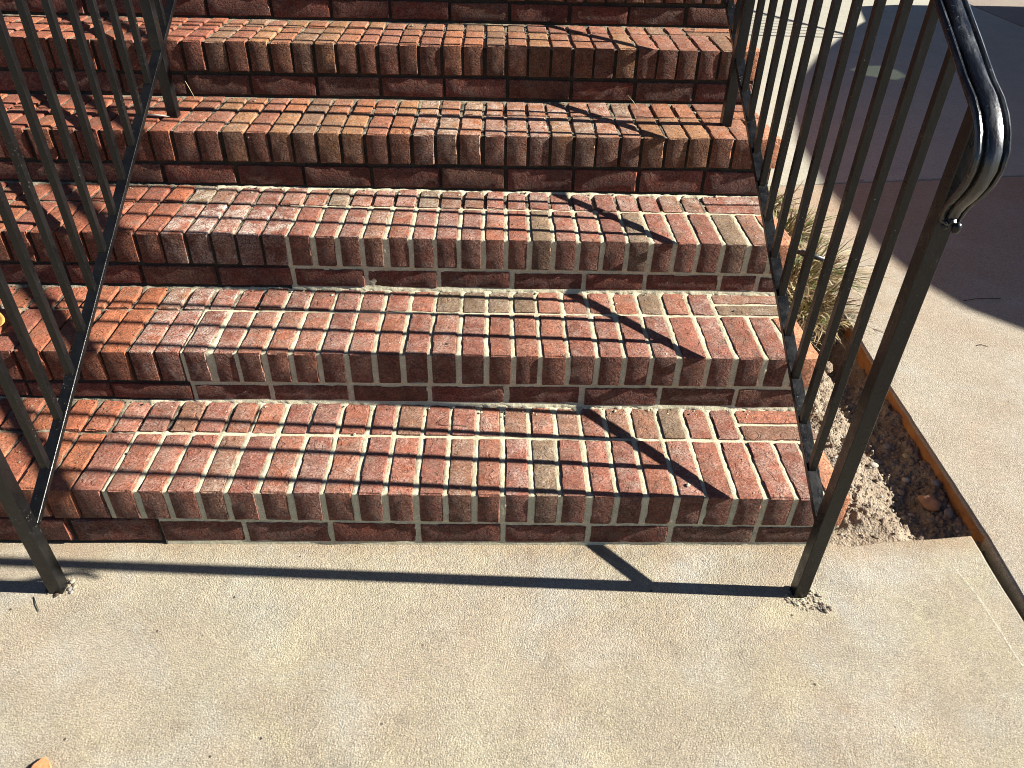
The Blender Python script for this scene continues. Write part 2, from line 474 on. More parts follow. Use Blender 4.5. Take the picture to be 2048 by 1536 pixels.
def brick_colour(x, n, kind):
    """fired colour and salt bloom of each brick"""
    u = random.random()
    new = x > NEWX.get(n, 9)
    if x < -0.98 and n >= 1:
        c = random.choice([(0.44, 0.135, 0.070), (0.41, 0.125, 0.068), (0.46, 0.150, 0.075), (0.36, 0.105, 0.062)])
        salt = random.uniform(0.0, 0.25)
    elif n <= 3:
        if u < 0.80: c = random.choice([(0.37, 0.130, 0.088), (0.40, 0.138, 0.088), (0.34, 0.120, 0.085), (0.42, 0.150, 0.092)])
        elif u < 0.91: c = (0.33, 0.150, 0.095)
        else: c = (0.28, 0.175, 0.11)
        salt = random.uniform(0.25, 0.75)
    else:
        if u < 0.6: c = random.choice([(0.43, 0.16, 0.080), (0.47, 0.17, 0.080), (0.40, 0.145, 0.085)])
        elif u < 0.85: c = (0.45, 0.205, 0.095)
        else: c = (0.34, 0.17, 0.095)
        salt = random.uniform(0.15, 0.5)
    if n == 3 and -0.95 < x < -0.60: salt = random.uniform(1.3, 2.0)
    if n == 2 and -0.98 < x < -0.78: salt = random.uniform(1.1, 1.7)
    if n == 4 and -0.35 < x < 0.32: salt = random.uniform(0.8, 1.5)
    if n == 3 and kind == 'back' and x > -0.9: salt = random.uniform(0.6, 1.1)
    if kind == 'riser':
        c = random.choice([(0.38, 0.095, 0.062), (0.33, 0.088, 0.06), (0.42, 0.105, 0.065), (0.29, 0.12, 0.075)])
        salt = random.uniform(0.1, 0.7)
    k = random.uniform(0.80, 1.12) * 0.555
    return (c[0] * k * 0.97, c[1] * k, c[2] * k * 0.95, salt * 0.95)

def put_brick(me, name, x0, x1, y0, y1, z0, z1, col, tilt, messy, parent=stairs):
    d = DIMS[me.name]
    o = bpy.data.objects.new(name, me)
    w = x1 - x0
    o.scale = (w / d[0], (y1 - y0) / d[1], (z1 - z0) / d[2])
    o.location = ((x0 + x1) / 2 + random.gauss(0, .0006), (y0 + y1) / 2 + random.gauss(0, .0006) * messy, (z0 + z1) / 2 + random.gauss(0, .0007) * messy)
    o.rotation_euler = (random.gauss(0, .0025) * messy, -tilt + random.gauss(0, .006) * messy, random.gauss(0, .007) * messy)
    o.color = col
    return link(o, parent)

for n in range(1, 7):
    y0 = SY(n)
    js = [j for j in JF[n]]
    tilt = math.atan(TZ[n])
    ends = js + [XE[n] + 0.005]
    for a, b in zip(ends[:-1], ends[1:]):
        g = 0.0068 if a > NEWX.get(n, 9) else 0.0048
        xa, xb = a + g + random.uniform(-.0012, .0012), b - g + random.uniform(-.0012, .0012)
        last = b == ends[-1]
        if last: xb = XE[n]
        xm = (xa + xb) / 2
        messy = 1.9 if xm < -0.98 else (1.3 if n > 3 else 1.0)
        zt = float(SZ(n, xm))
        col = brick_colour(xm, n, 'nose')
        if last: col = (0.40, 0.17, 0.09, 0.15)
        ob = put_brick(CORNER_M if last else random.choice(NOSE_M), 'nosing_brick', xa, xb, y0, y0 + ROWSPLIT[n] - 0.005, zt - HB, zt, col, tilt, messy)
        if last: ob.rotation_euler.z = 0.045
    # rear row
    yb0, yb1 = y0 + ROWSPLIT[n] + 0.006, SY(n + 1) + OV + 0.012
    xs_end = [0.5302, 0.5115, 0.526, 0.536, 0.542, 0.542][n - 1]
    jb = [j for j in js if j <= xs_end + 0.002]
    for a, b in zip(jb[:-1], jb[1:]):
        g = 0.0066 if (n < 3 and a > -0.75) else 0.0056
        xa, xb = a + g + random.uniform(-.002, .002), b - g + random.uniform(-.002, .002)
        xm = (xa + xb) / 2
        messy = 2.0 if xm < -0.98 else 1.3
        zt = float(SZ(n, xm))
        put_brick(random.choice(BACK_M), 'tread_brick', xa, xb, yb0, yb1, zt - .085, zt, brick_colour(xm, n, 'back'), tilt, messy)
    ym = (yb0 + yb1 - 0.012) / 2
    for (ya, yb) in ((yb0, ym - 0.005), (ym + 0.005, yb1)):
        xm = (xs_end + XE[n]) / 2
        zt = float(SZ(n, xm))
        put_brick(random.choice(STR_M), 'tread_brick', xs_end + 0.0055, XE[n] - 0.001, ya, yb, zt - .085, zt, brick_colour(xm, n, 'back'), tilt, 1.0)
    # riser course
    jr = JR[n] + [XE[n] - 0.004 + 0.005]
    for a, b in zip(jr[:-1], jr[1:]):
        xa, xb = a + 0.0055 + random.uniform(-.0015, .0015), b - 0.0055 + random.uniform(-.0015, .0015)
        if b == jr[-1]: xb = XE[n] - 0.009
        xm = (xa + xb) / 2
        zb = float(SZ(n - 1, xm)) if n > 1 else 0.0
        zt = float(SZ(n, xm))
        put_brick(random.choice(RIS_M), 'riser_brick', xa, xb, y0 + OV, y0 + OV + 0.09, zb + 0.010, zt - HB - 0.011, brick_colour(xm, n, 'riser'), 0, 1.2)

# mortar: a finely modelled skin that lies just under the brick faces, tread and front in one sheet
def mortar_skin(n):
    y0, xe = SY(n), XE[n] - 0.004
    dx = 0.004
    xs = np.arange(-1.75, xe + 1e-6, dx); xs[-1] = xe
    yback = SY(n + 1) + OV + 0.004
    ty = np.arange(yback, y0 + 0.004, -0.0045)
    zb = 0.0
    rows = [('t', y) for y in ty]
    hz = np.arange(0.003, HB + 0.002, 0.005)
    rows += [('f', h) for h in hz]
    rows += [('u', 0), ]
    hr = np.arange(HB + 0.004, R + 0.001, 0.004)
    rows += [('r', h) for h in hr]
    nr, nc = len(rows), len(xs)
    V = np.zeros((nr, nc, 3)); M = np.zeros((nr, nc))
    X = xs
    zt = SZ(n, X); zlow = SZ(n - 1, X) if n > 1 else np.zeros_like(X)
    edgen = fbm(X, X * 0 + n, 0, 40, 2, 5) * 0.012
    J = np.array(JF[n]); dj = np.abs(X[:, None] - J[None, :]).min(1)
    xs_end = [0.5302, 0.5115, 0.526, 0.536, 0.542, 0.542][n - 1]
    Jb = J[J <= xs_end + 0.002]; djb = np.where(X < xs_end, np.abs(X[:, None] - Jb[None, :]).min(1), np.abs(X - xs_end))
    Jr = np.array(JR[n]); djr = np.abs(X[:, None] - Jr[None, :]).min(1)
    ymid = (ROWSPLIT[n] + 0.006 + SY(n + 1) - y0 + OV) / 2
    for r_, (k, s) in enumerate(rows):
        if k == 't':
            newm = (X + edgen > NEWX.get(n, 9)) & (s - y0 < ROWSPLIT[n] + 0.008 + edgen * 0.3)
            newm |= (X + edgen > NEWXB.get(n, 9)) & (s - y0 >= ROWSPLIT[n] - 0.01)
            if n == 1: newm |= (X + edgen > -0.87) & (abs(s - y0 - ROWSPLIT[n]) < 0.012)
            if n == 3: newm |= (X + edgen > -0.66) & (abs(s - y0 - ROWSPLIT[n]) < 0.014)
            nz = fbm(X, X * 0 + s, 0, 70, 3, n * 10) ; lo = fbm(X, X * 0 + s, 0, 14, 2, n * 10 + 3)
            rec = np.where(newm, 0.0026 + 0.0016 * nz + 0.0014 * lo, 0.0050 + 0.0030 * nz + 0.0040 * lo)
            drow = abs(s - y0 - ROWSPLIT[n] - 0.0005)
            dd = np.minimum(np.where(s - y0 < ROWSPLIT[n], dj, djb), drow)
            if s - y0 > ROWSPLIT[n]: dd = np.where(X > xs_end, np.minimum(dd, abs(s - y0 - ymid)), dd)
            rec = rec + np.clip((dd - 0.002) / 0.005, 0, 1) * np.where(newm, 0.0014, 0.002)
            rec = np.clip(rec, 0.0010, 0.016) + np.clip((dd - 0.0105) / 0.003, 0, 1) * 0.012
            # crumbs and smeared fillet against the riser above
            bk = np.clip(1 - (yback - 0.004 - s) / (0.017 + 0.010 * (lo + nz)), 0, 1)
            if n <= 3 or True:
                rec = rec * (1 - bk) + bk * (-0.0035 if n <= 3 else -0.001) * (0.8 + 0.9 * nz)
                if n <= 3: newm |= (bk > 0.05) & (X > (-0.95 if n < 3 else -0.9))
            V[r_, :, 0], V[r_, :, 1], V[r_, :, 2] = X, s, zt - rec
        elif k == 'f':
            newm = X + edgen > NEWX.get(n, 9)
            nz = fbm(X, X * 0 + s, 3, 80, 3, n * 10 + 5)
            rec = np.where(newm, 0.0024 + 0.0012 * nz, 0.0105 + 0.0030 * nz) + np.clip((dj - 0.0105) / 0.003, 0, 1) * 0.008
            V[r_, :, 0], V[r_, :, 1], V[r_, :, 2] = X, y0 + rec, zt - s
        elif k == 'u':
            newm = X + edgen > NEWX.get(n, 9)
            nz = fbm(X, X * 0 + s, 3, 80, 3, n * 10 + 5)
            V[r_, :, 0], V[r_, :, 1], V[r_, :, 2] = X, y0 + np.where(newm, 0.004, 0.0125) + .0012 * nz, zt - HB - 0.0015
        else:
            newm = X + edgen > NEWXR.get(n, 9)
            nz = fbm(X, X * 0 + s, 3, 80, 3, n * 10 + 7)
            t_ = (s - HB) / (R - HB)
            rec = np.where(newm, 0.0022 + 0.0014 * nz, 0.0090 + 0.0030 * nz)
            if True: rec = rec - np.clip((s - R + 0.014) / 0.012, 0, 1) * (np.where(newm, 0.006, 0.005) if n > 1 else 0.0025) * (1 + nz)
            V[r_, :, 0], V[r_, :, 1], V[r_, :, 2] = X, y0 + OV + rec, (zt - HB) * (1 - t_) + (zlow - 0.001) * t_
        M[r_] = newm
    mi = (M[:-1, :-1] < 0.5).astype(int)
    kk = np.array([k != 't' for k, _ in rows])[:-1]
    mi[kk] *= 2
    return grid_mesh('mortar', V.reshape(-1, 3), nr, nc, [M_NEW, M_OLD, M_GRIME_SHADE], stairs, True, mi)
for n in range(1, 7): mortar_skin(n)

# solid core of the staircase under the skin (stepped block, sides closed)
def core():
    vs, fs = [], []
    prof = []
    for n in range(1, 7):
        prof.append((SY(n) + OV + 0.016, (n - 1) * R - 0.02 if n > 1 else -0.25))
        prof.append((SY(n) + OV + 0.016, n * R - 0.03))
    prof.append((2.3, 6 * R - 0.03)); prof.append((2.3, -0.25))
    for x in (-2.6, 0.712):
        vs += [(x, y, z) for y, z in prof]
    m = len(prof)
    for i in range(m):
        j = (i + 1) % m
        fs.append((i, j, m + j, m + i))
    fs.append(tuple(range(m))[::-1]); fs.append(tuple(range(m, 2 * m)))
    return mesh_obj('stair_core', vs, fs, M_OLD, stairs)
core()

# bricks on the right flank of the stairs (below the treads), facing the drive
def flank_mesh(seed): return brick_mesh('flank_brick', 0.0, 0.0, 0.0, 1, 1, 1, seed)
FL = brick_mesh('flank_brick', 0.010, 0.192, 0.057, 2, 4, 3, 900, 0.001, 0.003)
DIMS[FL.name] = (0.010, 0.192, 0.057)
for n in range(2, 7):
    c = 0
    z = (n - 2) * R + 0.012
    while z < (n - 1) * R - 0.0:
        y = SY(n) + 0.02 + (0.10 if c % 2 else 0.0)
        while y < 2.25:
            put_brick(FL, 'flank_brick', 0.7125, 0.7225, y, y + 0.19, z, z + 0.057, brick_colour(0.7, 5, 'riser'), 0, 1.0)
            y += 0.203
        z += 0.0775; c += 1

# ------------------------------------------------------------------ railings
def bar(bm, p0, p1, w, d, up=(0, 0, 1), side=None):
    """rectangular bar from p0 to p1, w across 'side', d across the third axis; bevelled corners"""
    p0, p1 = Vector(p0), Vector(p1)
    t = (p1 - p0).normalized()
    s = Vector(side).normalized() if side else t.cross(Vector(up)).normalized()
    u = s.cross(t).normalized()
    b = min(w, d) * 0.05
    prof = [(-w/2 + b, -d/2), (w/2 - b, -d/2), (w/2, -d/2 + b), (w/2, d/2 - b), (w/2 - b, d/2), (-w/2 + b, d/2), (-w/2, d/2 - b), (-w/2, -d/2 + b)]
    L = [[bm.verts.new(p + s * a + u * c) for a, c in prof] for p in (p0, p1)]
    m = len(prof)
    for i in range(m):
        j = (i + 1) % m
        bm.faces.new([L[0][i], L[0][j], L[1][j], L[1][i]])
    bm.faces.new(L[0][::-1]); bm.faces.new(L[1])

def bm_obj(name, bm, mat, parent=None, smooth=False):
    bmesh.ops.recalc_face_normals(bm, faces=bm.faces)
    me = bpy.data.meshes.new(name); bm.to_mesh(me); bm.free()
    if smooth: me.polygons.foreach_set('use_smooth', [True] * len(me.polygons))
    for m in (mat if isinstance(mat, (list, tuple)) else [mat]): me.materials.append(m)
    o = bpy.data.objects.new(name, me)
    return link(o, parent)

SLOPE, PD = 0.5454, 0.0961
YTOP = 2.05
def sweep_yz(bm, path, prof, x0=0.0):
    """sweep profile (x, n) along a path in the y-z plane; n is along the path's outward normal"""
    rings = []
    pts = [Vector((0, y, z)) for y, z, *_ in path]
    for i, p in enumerate(pts):
        a = pts[max(i - 1, 0)]; b = pts[min(i + 1, len(pts) - 1)]
        t = (b - a).normalized()
        nrm = Vector((0, t.z, -t.y))
        sc = path[i][2] if len(path[i]) > 2 else (1, 1)
        rings.append([bm.verts.new(p + Vector((x * sc[0], 0, 0)) + nrm * h * sc[1] + Vector((x0, 0, 0))) for x, h in prof])
    m = len(prof)
    for r0, r1 in zip(rings[:-1], rings[1:]):
        for i in range(m):
            j = (i + 1) % m
            bm.faces.new([r0[i], r0[j], r1[j], r1[i]])
    bm.faces.new(rings[0][::-1]); bm.faces.new(rings[-1])

CAP = [(-.0180, -.0040), (-.0240, -.001), (-.0252, .0022), (-.0238, .0060), (-.0205, .0082), (-.0170, .0072), (-.0148, .0040), (-.0130, .0038), (-.0118, .0062), (-.0100, .0100), (-.0060, .0116), (0, .0120),
       (.0060, .0116), (.0100, .0100), (.0118, .0062), (.0130, .0038), (.0148, .0040), (.0170, .0072), (.0205, .0082), (.0238, .0060), (.0252, .0022), (.0240, -.001), (.0180, -.0040)]

def railing(x, ypost, yr0, zr0, label):
    g = empty('stair_railing', (x, ypost, 0), label, 'railing', 'wrought iron railings of the stairs')
    off = Vector((-x, -ypost, 0))
    def mk(name, fn, smooth=False):
        bm = bmesh.new(); fn(bm)
        for v in bm.verts: v.co += off
        return bm_obj(name, bm, M_IRON, g, smooth)
    zl = lambda y: zr0 + (y - yr0) * SLOPE
    zh = lambda y: zl(y) + 0.8725                      # handrail centre above the lower bar
    S = (1, 0, 0)
    # posts
    pw = 0.0295
    mk('post', lambda bm: bar(bm, (x, ypost, -0.02), (x, ypost, zh(ypost) - 0.006), pw, pw, side=S))
    yu = yr0 + 11 * PD + 0.012
    zt4 = float(SZ(4, x))
    mk('post', lambda bm: bar(bm, (x + 0.004, yu + 0.016, zt4 - 0.01), (x + 0.004, yu + 0.016, zh(yu + .016) - 0.006), pw, pw, side=S))
    # lower bar: flat channel on edge
    ye = YTOP
    dz = 0.0
    mk('lower_rail', lambda bm: bar(bm, (x + 0.006, ypost + pw/2 - 0.004, zl(ypost + pw/2 - 0.004) - 0.004), (x + 0.006, ye, zl(ye) - 0.004), 0.0255, 0.0127, side=S))
    # upper flat bar under the cap
    mk('upper_rail', lambda bm: bar(bm, (x, ypost, zh(ypost) - 0.011), (x, ye, zh(ye) - 0.011), 0.0255, 0.0120, side=S))
    # pickets
    for k in range(0, 22):
        if k == 11: continue
        yk = yr0 + 0.008 + k * PD
        if yk > ye: break
        j = random.gauss(0, .0008)
        mk('picket', lambda bm: bar(bm, (x + 0.004 + j, yk, zl(yk) - 0.001), (x + 0.002, yk, zh(yk) - 0.012), 0.0158, 0.0158, side=S))
    # moulded cap rail ending in a lamb's tongue that curls back on to the post
    path = [(ye, zh(ye)), (0.6, zh(0.6)), (0.1, zh(0.1)), (-0.04, zh(-0.04)), (-0.10, zh(-0.10) - 0.001)]
    z1 = zh(-0.10)
    tongue = [(-.130, z1 - .0175), (-.152, z1 - .032), (-.171, z1 - .050), (-.184, z1 - .071), (-.188, z1 - .094), (-.183, z1 - .116),
              (-.172, z1 - .136), (-.160, z1 - .154), (-.153, z1 - .168), (-.151, z1 - .180)]
    for i, (a, b) in enumerate(tongue):
        s = 1 if i < 5 else 1 - 0.055 * (i - 4)
        path.append((a - 0.006, b, (s, 1 if i < 7 else 0.85)))
    path.append((-.160, z1 - .187, (0.62, 0.7))); path.append((-.168, z1 - .190, (0.42, 0.5)))
    path = path[::-1]
    def cap(bm):
        sweep_yz(bm, path, [(a, -b) for a, b in CAP], x)
    o = mk('handrail', cap, True)
    o.data.materials[0] = M_CAP
    md = o.modifiers.new('edge', 'EDGE_SPLIT'); md.split_angle = math.radians(30)
    # weld nub under the tongue
    def nub(bm):
        bmesh.ops.create_icosphere(bm, subdivisions=2, radius=0.0075, matrix=Matrix.Translation((x + .008, -.170, z1 - .193)) @ Matrix.Diagonal((1, 0.8, 1.25, 1)))
        bmesh.ops.create_icosphere(bm, subdivisions=2, radius=0.006, matrix=Matrix.Translation((x - .008, -.164, z1 - .193)) @ Matrix.Diagonal((1, 0.8, 1.0, 1)))
    mk('weld_nub', nub, True)
    return g
railing(0.598, -0.137, -0.0218, 0.2578, 'black iron railing right of the stairs with curled handrail end')
railing(-1.0316, -0.127, -0.0196, 0.2507, 'black iron railing left of the stairs, running out of the left frame edge')

# ------------------------------------------------------------------ landing, driveway, ground
DZV = 0.004
def slab(name, poly, ztop, thick, mat, side_mat=None, sub=0.05, rough_edge=0.003):
    """slab with a slightly broken, rounded upper edge; poly counter-clockwise"""
    pts = []
    for a, b in zip(poly, poly[1:] + poly[:1]):
        a, b = Vector(a), Vector(b)
        L = (b - a).length
        m = max(1, min(160, int(L / 0.025)))
        for i in range(m): pts.append(a.lerp(b, i / m))
    P = np.array([[p.x, p.y] for p in pts])
    nrm = np.roll(P, -1, 0) - np.roll(P, 1, 0); nrm = np.stack([nrm[:, 1], -nrm[:, 0]], 1); nrm /= np.linalg.norm(nrm, axis=1)[:, None] + 1e-9
    jit = fbm(P[:, 0], P[:, 1], 0, 14, 3, 7) * rough_edge
    chips = np.clip(fbm(P[:, 0], P[:, 1], 0, 9, 2, 31) - 0.42, 0, 1) * rough_edge * 6
    off = jit - chips
    rings = [(P + nrm * (off - 0.007)[:, None], ztop), (P + nrm * (off - 0.002)[:, None], ztop - 0.003), (P + nrm * off[:, None], ztop - 0.009), (P + nrm * (off + fbm(P[:, 0], P[:, 1], 3, 20, 2, 9) * .004)[:, None], ztop - thick)]
    vs = []; fs = []
    m = len(P)
    for r_, z in rings: vs += [(a, b, z) for a, b in r_]
    fs.append(tuple(range(m)))
    for k in range(3):
        for i in range(m):
            j = (i + 1) % m
            fs.append((k * m + i, (k + 1) * m + i, (k + 1) * m + j, k * m + j))
    me = bpy.data.meshes.new(name); me.from_pydata(vs, [], fs); me.update()
    me.materials.append(mat); me.materials.append(side_mat or mat)
    for p in me.polygons:
        if p.index > 2 * m and p.center.y > 0.03: p.material_index = 1
    o = bpy.data.objects.new(name, me); link(o)
    o['kind'] = 'structure'
    return o
# landing: main field in fine relief, so that it is one sheet with a tooled margin on the right
slab('landing', [(-7, -9), (1.048, -9), (1.052, -1.0), (1.072, -0.205), (1.079, 0.036), (0.735, 0.006), (0.700, 0.030), (-7, 0.030)], 0.0, 0.25, M_LANDING)
edge = [(1.062, -9), (1.064, -1.0), (1.084, -0.20), (1.097, -0.081), (1.107, 0.029), (1.108, 0.10), (1.111, 0.267), (1.117, 0.467), (1.121, 0.640), (1.122, 0.75), (1.133, 1.02), (1.150, 1.5), (1.165, 2.18)]
drv = [(a + 0.003, b) for a, b in edge]
slab('driveway', [drv[0], (9, -9), (9, 3.27), (1.168, 2.212)] + drv[::-1][1:-1], DZV, 0.22, M_DRIVE_A, M_CLAY, rough_edge=0.0022)
slab('driveway', [(0.76, 2.165), (1.168, 2.222), (9, 3.282), (9, 5.7), (4.54, 5.95), (4.60, 7.9), (0.76, 7.9)], DZV, 0.22, M_DRIVE_B, None, rough_edge=0.001)
slab('driveway', [(9, 5.712), (9, 14), (0.76, 14), (0.76, 7.912), (4.612, 7.912), (4.552, 5.962)], DZV, 0.22, M_DRIVE_C, None, rough_edge=0.001)

gv = [(-250, -250, -0.24), (250, -250, -0.24), (250, 250, -0.24), (-250, 250, -0.24)]
tag(mesh_obj('ground', gv, [(0, 1, 2, 3)], mat_simple("dry_lawn_ground", (0.16, 0.15, 0.075), 0.95, 0.3, 3)), kind='structure')

# tooled margin line of the landing
def margin():
    bm = bmesh.new()
    pts = [(0.985, -0.06), (1.000, -0.14), (1.004, -0.32), (1.0, -1.2)]
    for a, b in zip(pts[:-1], pts[1:]):
        bar(bm, (a[0], a[1], -0.0016), (b[0], b[1], -0.0016), 0.005, 0.0038, up=(0, 0, 1))
    o = bm_obj('tooled_margin', bm, mat_concrete('pale_worn_concrete', (0.37, 0.335, 0.26), ((0.37, 0.335, 0.26), (0.36, 0.33, 0.25), (0.38, 0.34, 0.26)), grain=300, dist=0.002))
    o['kind'] = 'structure'
margin()

# soil bed between stairs and driveway
def soil():
    dx = 0.004
    xs = np.arange(0.70, 1.20, dx); ys = np.arange(-0.02, 2.26, dx)
    X, Y = np.meshgrid(xs, ys)
    t = np.clip((X - 0.72) / 0.39 + 0.10 * fbm(X, Y, 0, 7, 2, 12), 0, 1)
    z = -0.006 - 0.072 * np.clip((t - 0.38) / 0.30, 0, 1) ** 1.3 + 0.042 * np.clip((t - 0.80) / 0.2, 0, 1)
    z += 0.018 * np.exp(-((X - 0.80) / 0.06) ** 2) * np.clip(1.2 - Y, 0, 1)
    z += fbm(X, Y, 0, 11, 3, 2) * 0.016 + fbm(X, Y, 0, 50, 3, 3) * 0.015 + np.abs(fbm(X, Y, 0, 105, 2, 4)) * 0.014
    z -= 0.09 * np.exp(-(((X - 1.08) / 0.055) ** 2 + ((Y - 0.88) / 0.12) ** 2))
    z += 0.03 * np.exp(-(((X - 0.97) / 0.03) ** 2 + ((Y - 0.74) / 0.03) ** 2))
    z = np.where(Y < 0.05, np.minimum(z, -0.006 + 0.003 * fbm(X, Y, 0, 80, 2, 8)), z)
    z = np.where(X > 1.10, np.minimum(z, -0.02), z)
    z = np.where(Y > 1.0, np.maximum(z, -0.035 + 0.02 * fbm(X, Y, 0, 30, 2, 14)), z)
    V = np.stack([X, Y, z], -1).reshape(-1, 3)
    o = grid_mesh('soil_bed', V, len(ys), len(xs), [M_SOIL])
    o['kind'] = 'structure'
    xs2 = np.arange(1.02, 1.14, 0.006); ys2 = np.arange(-2.5, -0.01, 0.012); X2, Y2 = np.meshgrid(xs2, ys2)
    z2 = -0.034 + 0.012 * fbm(X2, Y2, 0, 40, 3, 6)
    o = grid_mesh('slab_joint_soil', np.stack([X2, Y2, z2], -1).reshape(-1, 3), len(ys2), len(xs2), [M_SOIL]); o['kind'] = 'structure'
    return X, Y, z
SX, SYg, SZg = soil()
def soil_z(x, y):
    i = int(np.clip((y + 0.02) / 0.004, 0, SZg.shape[0] - 1)); j = int(np.clip((x - 0.70) / 0.004, 0, SZg.shape[1] - 1))
    return float(SZg[i, j])

# stones
def stone_mesh(seed, r=1.0, sub=2, flat=0.7, jag=0.25):
    bm = bmesh.new()
    bmesh.ops.create_icosphere(bm, subdivisions=sub, radius=r)
    P = np.array([v.co[:] for v in bm.verts])
    f = 1 + jag * fbm(P[:, 0] / r + seed * 7, P[:, 1] / r, P[:, 2] / r, 1.1, 2, seed)
    for v, k in zip(bm.verts, f):
        v.co *= k; v.co.z *= flat
    return bm

def stone(name, x, y, s, mat, label, group=None, elong=1.0, rot=0.0, z=None, seed=1, jag=0.3, cat='stone'):
    bm = stone_mesh(seed, s, 3, 0.7, jag)
    for v in bm.verts: v.co.y *= elong
    o = bm_obj(name, bm, mat, None, True)
    o.location = (x, y, (soil_z(x, y) if z is None else z) + s * 0.35)
    o.rotation_euler = (random.uniform(-.2, .2), random.uniform(-.2, .2), rot)
    tag(o, label, cat, group)
    return o
M_ORANGE = mat_simple("clay_smeared_rock", (0.26, 0.145, 0.085), 0.9, 0.4, 30, 0.002)
stone('clay_rock', 1.066, 0.185, 0.020, M_ORANGE, 'orange clay covered rock beside the driveway edge near the bed corner', None, 1.5, 0.35, seed=8, jag=0.75, cat='rock')
PG = 'pebbles lying in the soil bed'
for i, (x, y, s, m, lab) in enumerate([
    (1.006, 0.374, 0.011, 1, 'smooth grey pebble in the middle of the soil bed'),
    (1.048, 0.289, 0.010, 0, 'pale flat pebble between the grey pebble and the clay rock'),
    (1.083, 0.377, 0.009, 2, 'yellowish pebble close to the orange slab edge'),
    (1.053, 0.424, 0.010, 1, 'dark grey pebble uphill of the yellowish one'),
    (1.096, 0.241, 0.012, 1, 'grey pebble wedged behind the clay rock'),
    (1.085, 0.140, 0.012, 1, 'dark pebble in the lower corner of the bed against the slab'),
    (1.020, 0.25, 0.009, 3, 'tan pebble left of the pale flat pebble'),
    (0.965, 0.325, 0.011, 0, 'round whitish pebble at the shadow line of the bed'),
    (1.048, 0.14, 0.009, 3, 'small tan pebble in front of the clay rock')]):
    stone('pebble', x, y, s, M_STONE[m], lab, PG, random.uniform(1, 1.4), random.uniform(0, 3), seed=20 + i, cat='pebble')
stone('soil_clod', 0.975, 0.755, 0.022, M_SOIL, 'crumbly tan clod of soil at the rim of the dark hole', None, 1.2, 0.4, seed=51, jag=0.5, cat='clod')

def gravel():
    base = []
    for s in range(6):
        bm = stone_mesh(60 + s, 1.0, 1, 0.7, 0.4)
        bm.verts.ensure_lookup_table()
        base.append((np.array([v.co[:] for v in bm.verts]), [[v.index for v in f.verts] for f in bm.faces])); bm.free()
    VV = []; FF = []; MI = []; off = 0
    r = random.Random(5)
    for i in range(1500):
        x = 0.73 + 0.375 * r.random() ** 0.8; y = r.uniform(0.03, 1.15)
        s = min(0.0075, 0.0012 + r.expovariate(1 / 0.0016))
        P, F = base[r.randrange(6)]
        a = r.uniform(0, 6.28)
        Rm = np.array([[math.cos(a), -math.sin(a), 0], [math.sin(a), math.cos(a), 0], [0, 0, 1]])
        Q = (P * s * np.array([1, r.uniform(.8, 1.4), 1])) @ Rm.T + np.array([x, y, soil_z(x, y) + s * 0.25])
        VV.append(Q); FF += [[v + off for v in f] for f in F]; off += len(P)
        MI += [r.choice([0, 1, 3, 3, 4])] * len(F)
    o = mesh_obj('gravel', np.concatenate(VV), FF, M_STONE + [M_SOIL])
    o.data.polygons.foreach_set('material_index', MI)
    tag(o, 'fine gravel and soil crumbs scattered over the bed', 'gravel', kind='stuff')
gravel()

# grass tufts: arching blades, dry and green
def tuft(x, y, nb, h, spread, seed, label, lean=(0, 0), green=0.2):
    r = random.Random(seed)
    z0 = soil_z(x, y) - 0.005
    vs, fs, mi = [], [], []
    for b in range(nb):
        a = r.uniform(0, 2 * math.pi)
        rr = abs(r.gauss(0, 0.038))
        bx, by = rr * math.cos(a) , rr * math.sin(a)
        dirx, diry = math.cos(a + r.gauss(0, .5)), math.sin(a + r.gauss(0, .5))
        L = h * r.uniform(0.5, 1.25); out = spread * r.uniform(0.2, 1.2)
        dirx, diry = dirx * out + lean[0], diry * out + lean[1]
        w = r.uniform(0.0014, 0.0034)
        nseg = 7
        droop = r.uniform(0.7, 2.9)
        curl = r.gauss(0, 1.6)
        sx, sy_ = -diry, dirx
        l = math.hypot(sx, sy_) + 1e-6; sx /= l; sy_ /= l
        base = len(vs)
        for i in range(nseg + 1):
            t = i / nseg
            px = bx + dirx * L * t * (1 - 0.25 * t) + sx * curl * 0.035 * t * t
            py = by + diry * L * t * (1 - 0.25 * t) + sy_ * curl * 0.035 * t * t
            pz = max(0.003, L * (t - droop * 0.42 * t * t) * 0.85)
            ww = w * (1 - t ** 2.2) + 0.0002
            vs.append((px - sx * ww, py - sy_ * ww, pz)); vs.append((px + sx * ww, py + sy_ * ww, pz + 0.0006))
        for i in range(nseg):
            k = base + i * 2
            fs.append((k, k + 1, k + 3, k + 2))
        u = r.random()
        m = 3 if u < green else r.choice([0, 0, 1, 2, 2, 2])
        mi += [m] * nseg
    o = mesh_obj('grass_tuft', vs, fs, M_BLADE, None, True, (x, y, z0))
    o.data.polygons.foreach_set('material_index', mi)
    tag(o, label, 'grass', 'dry grass tufts beside the stairs')
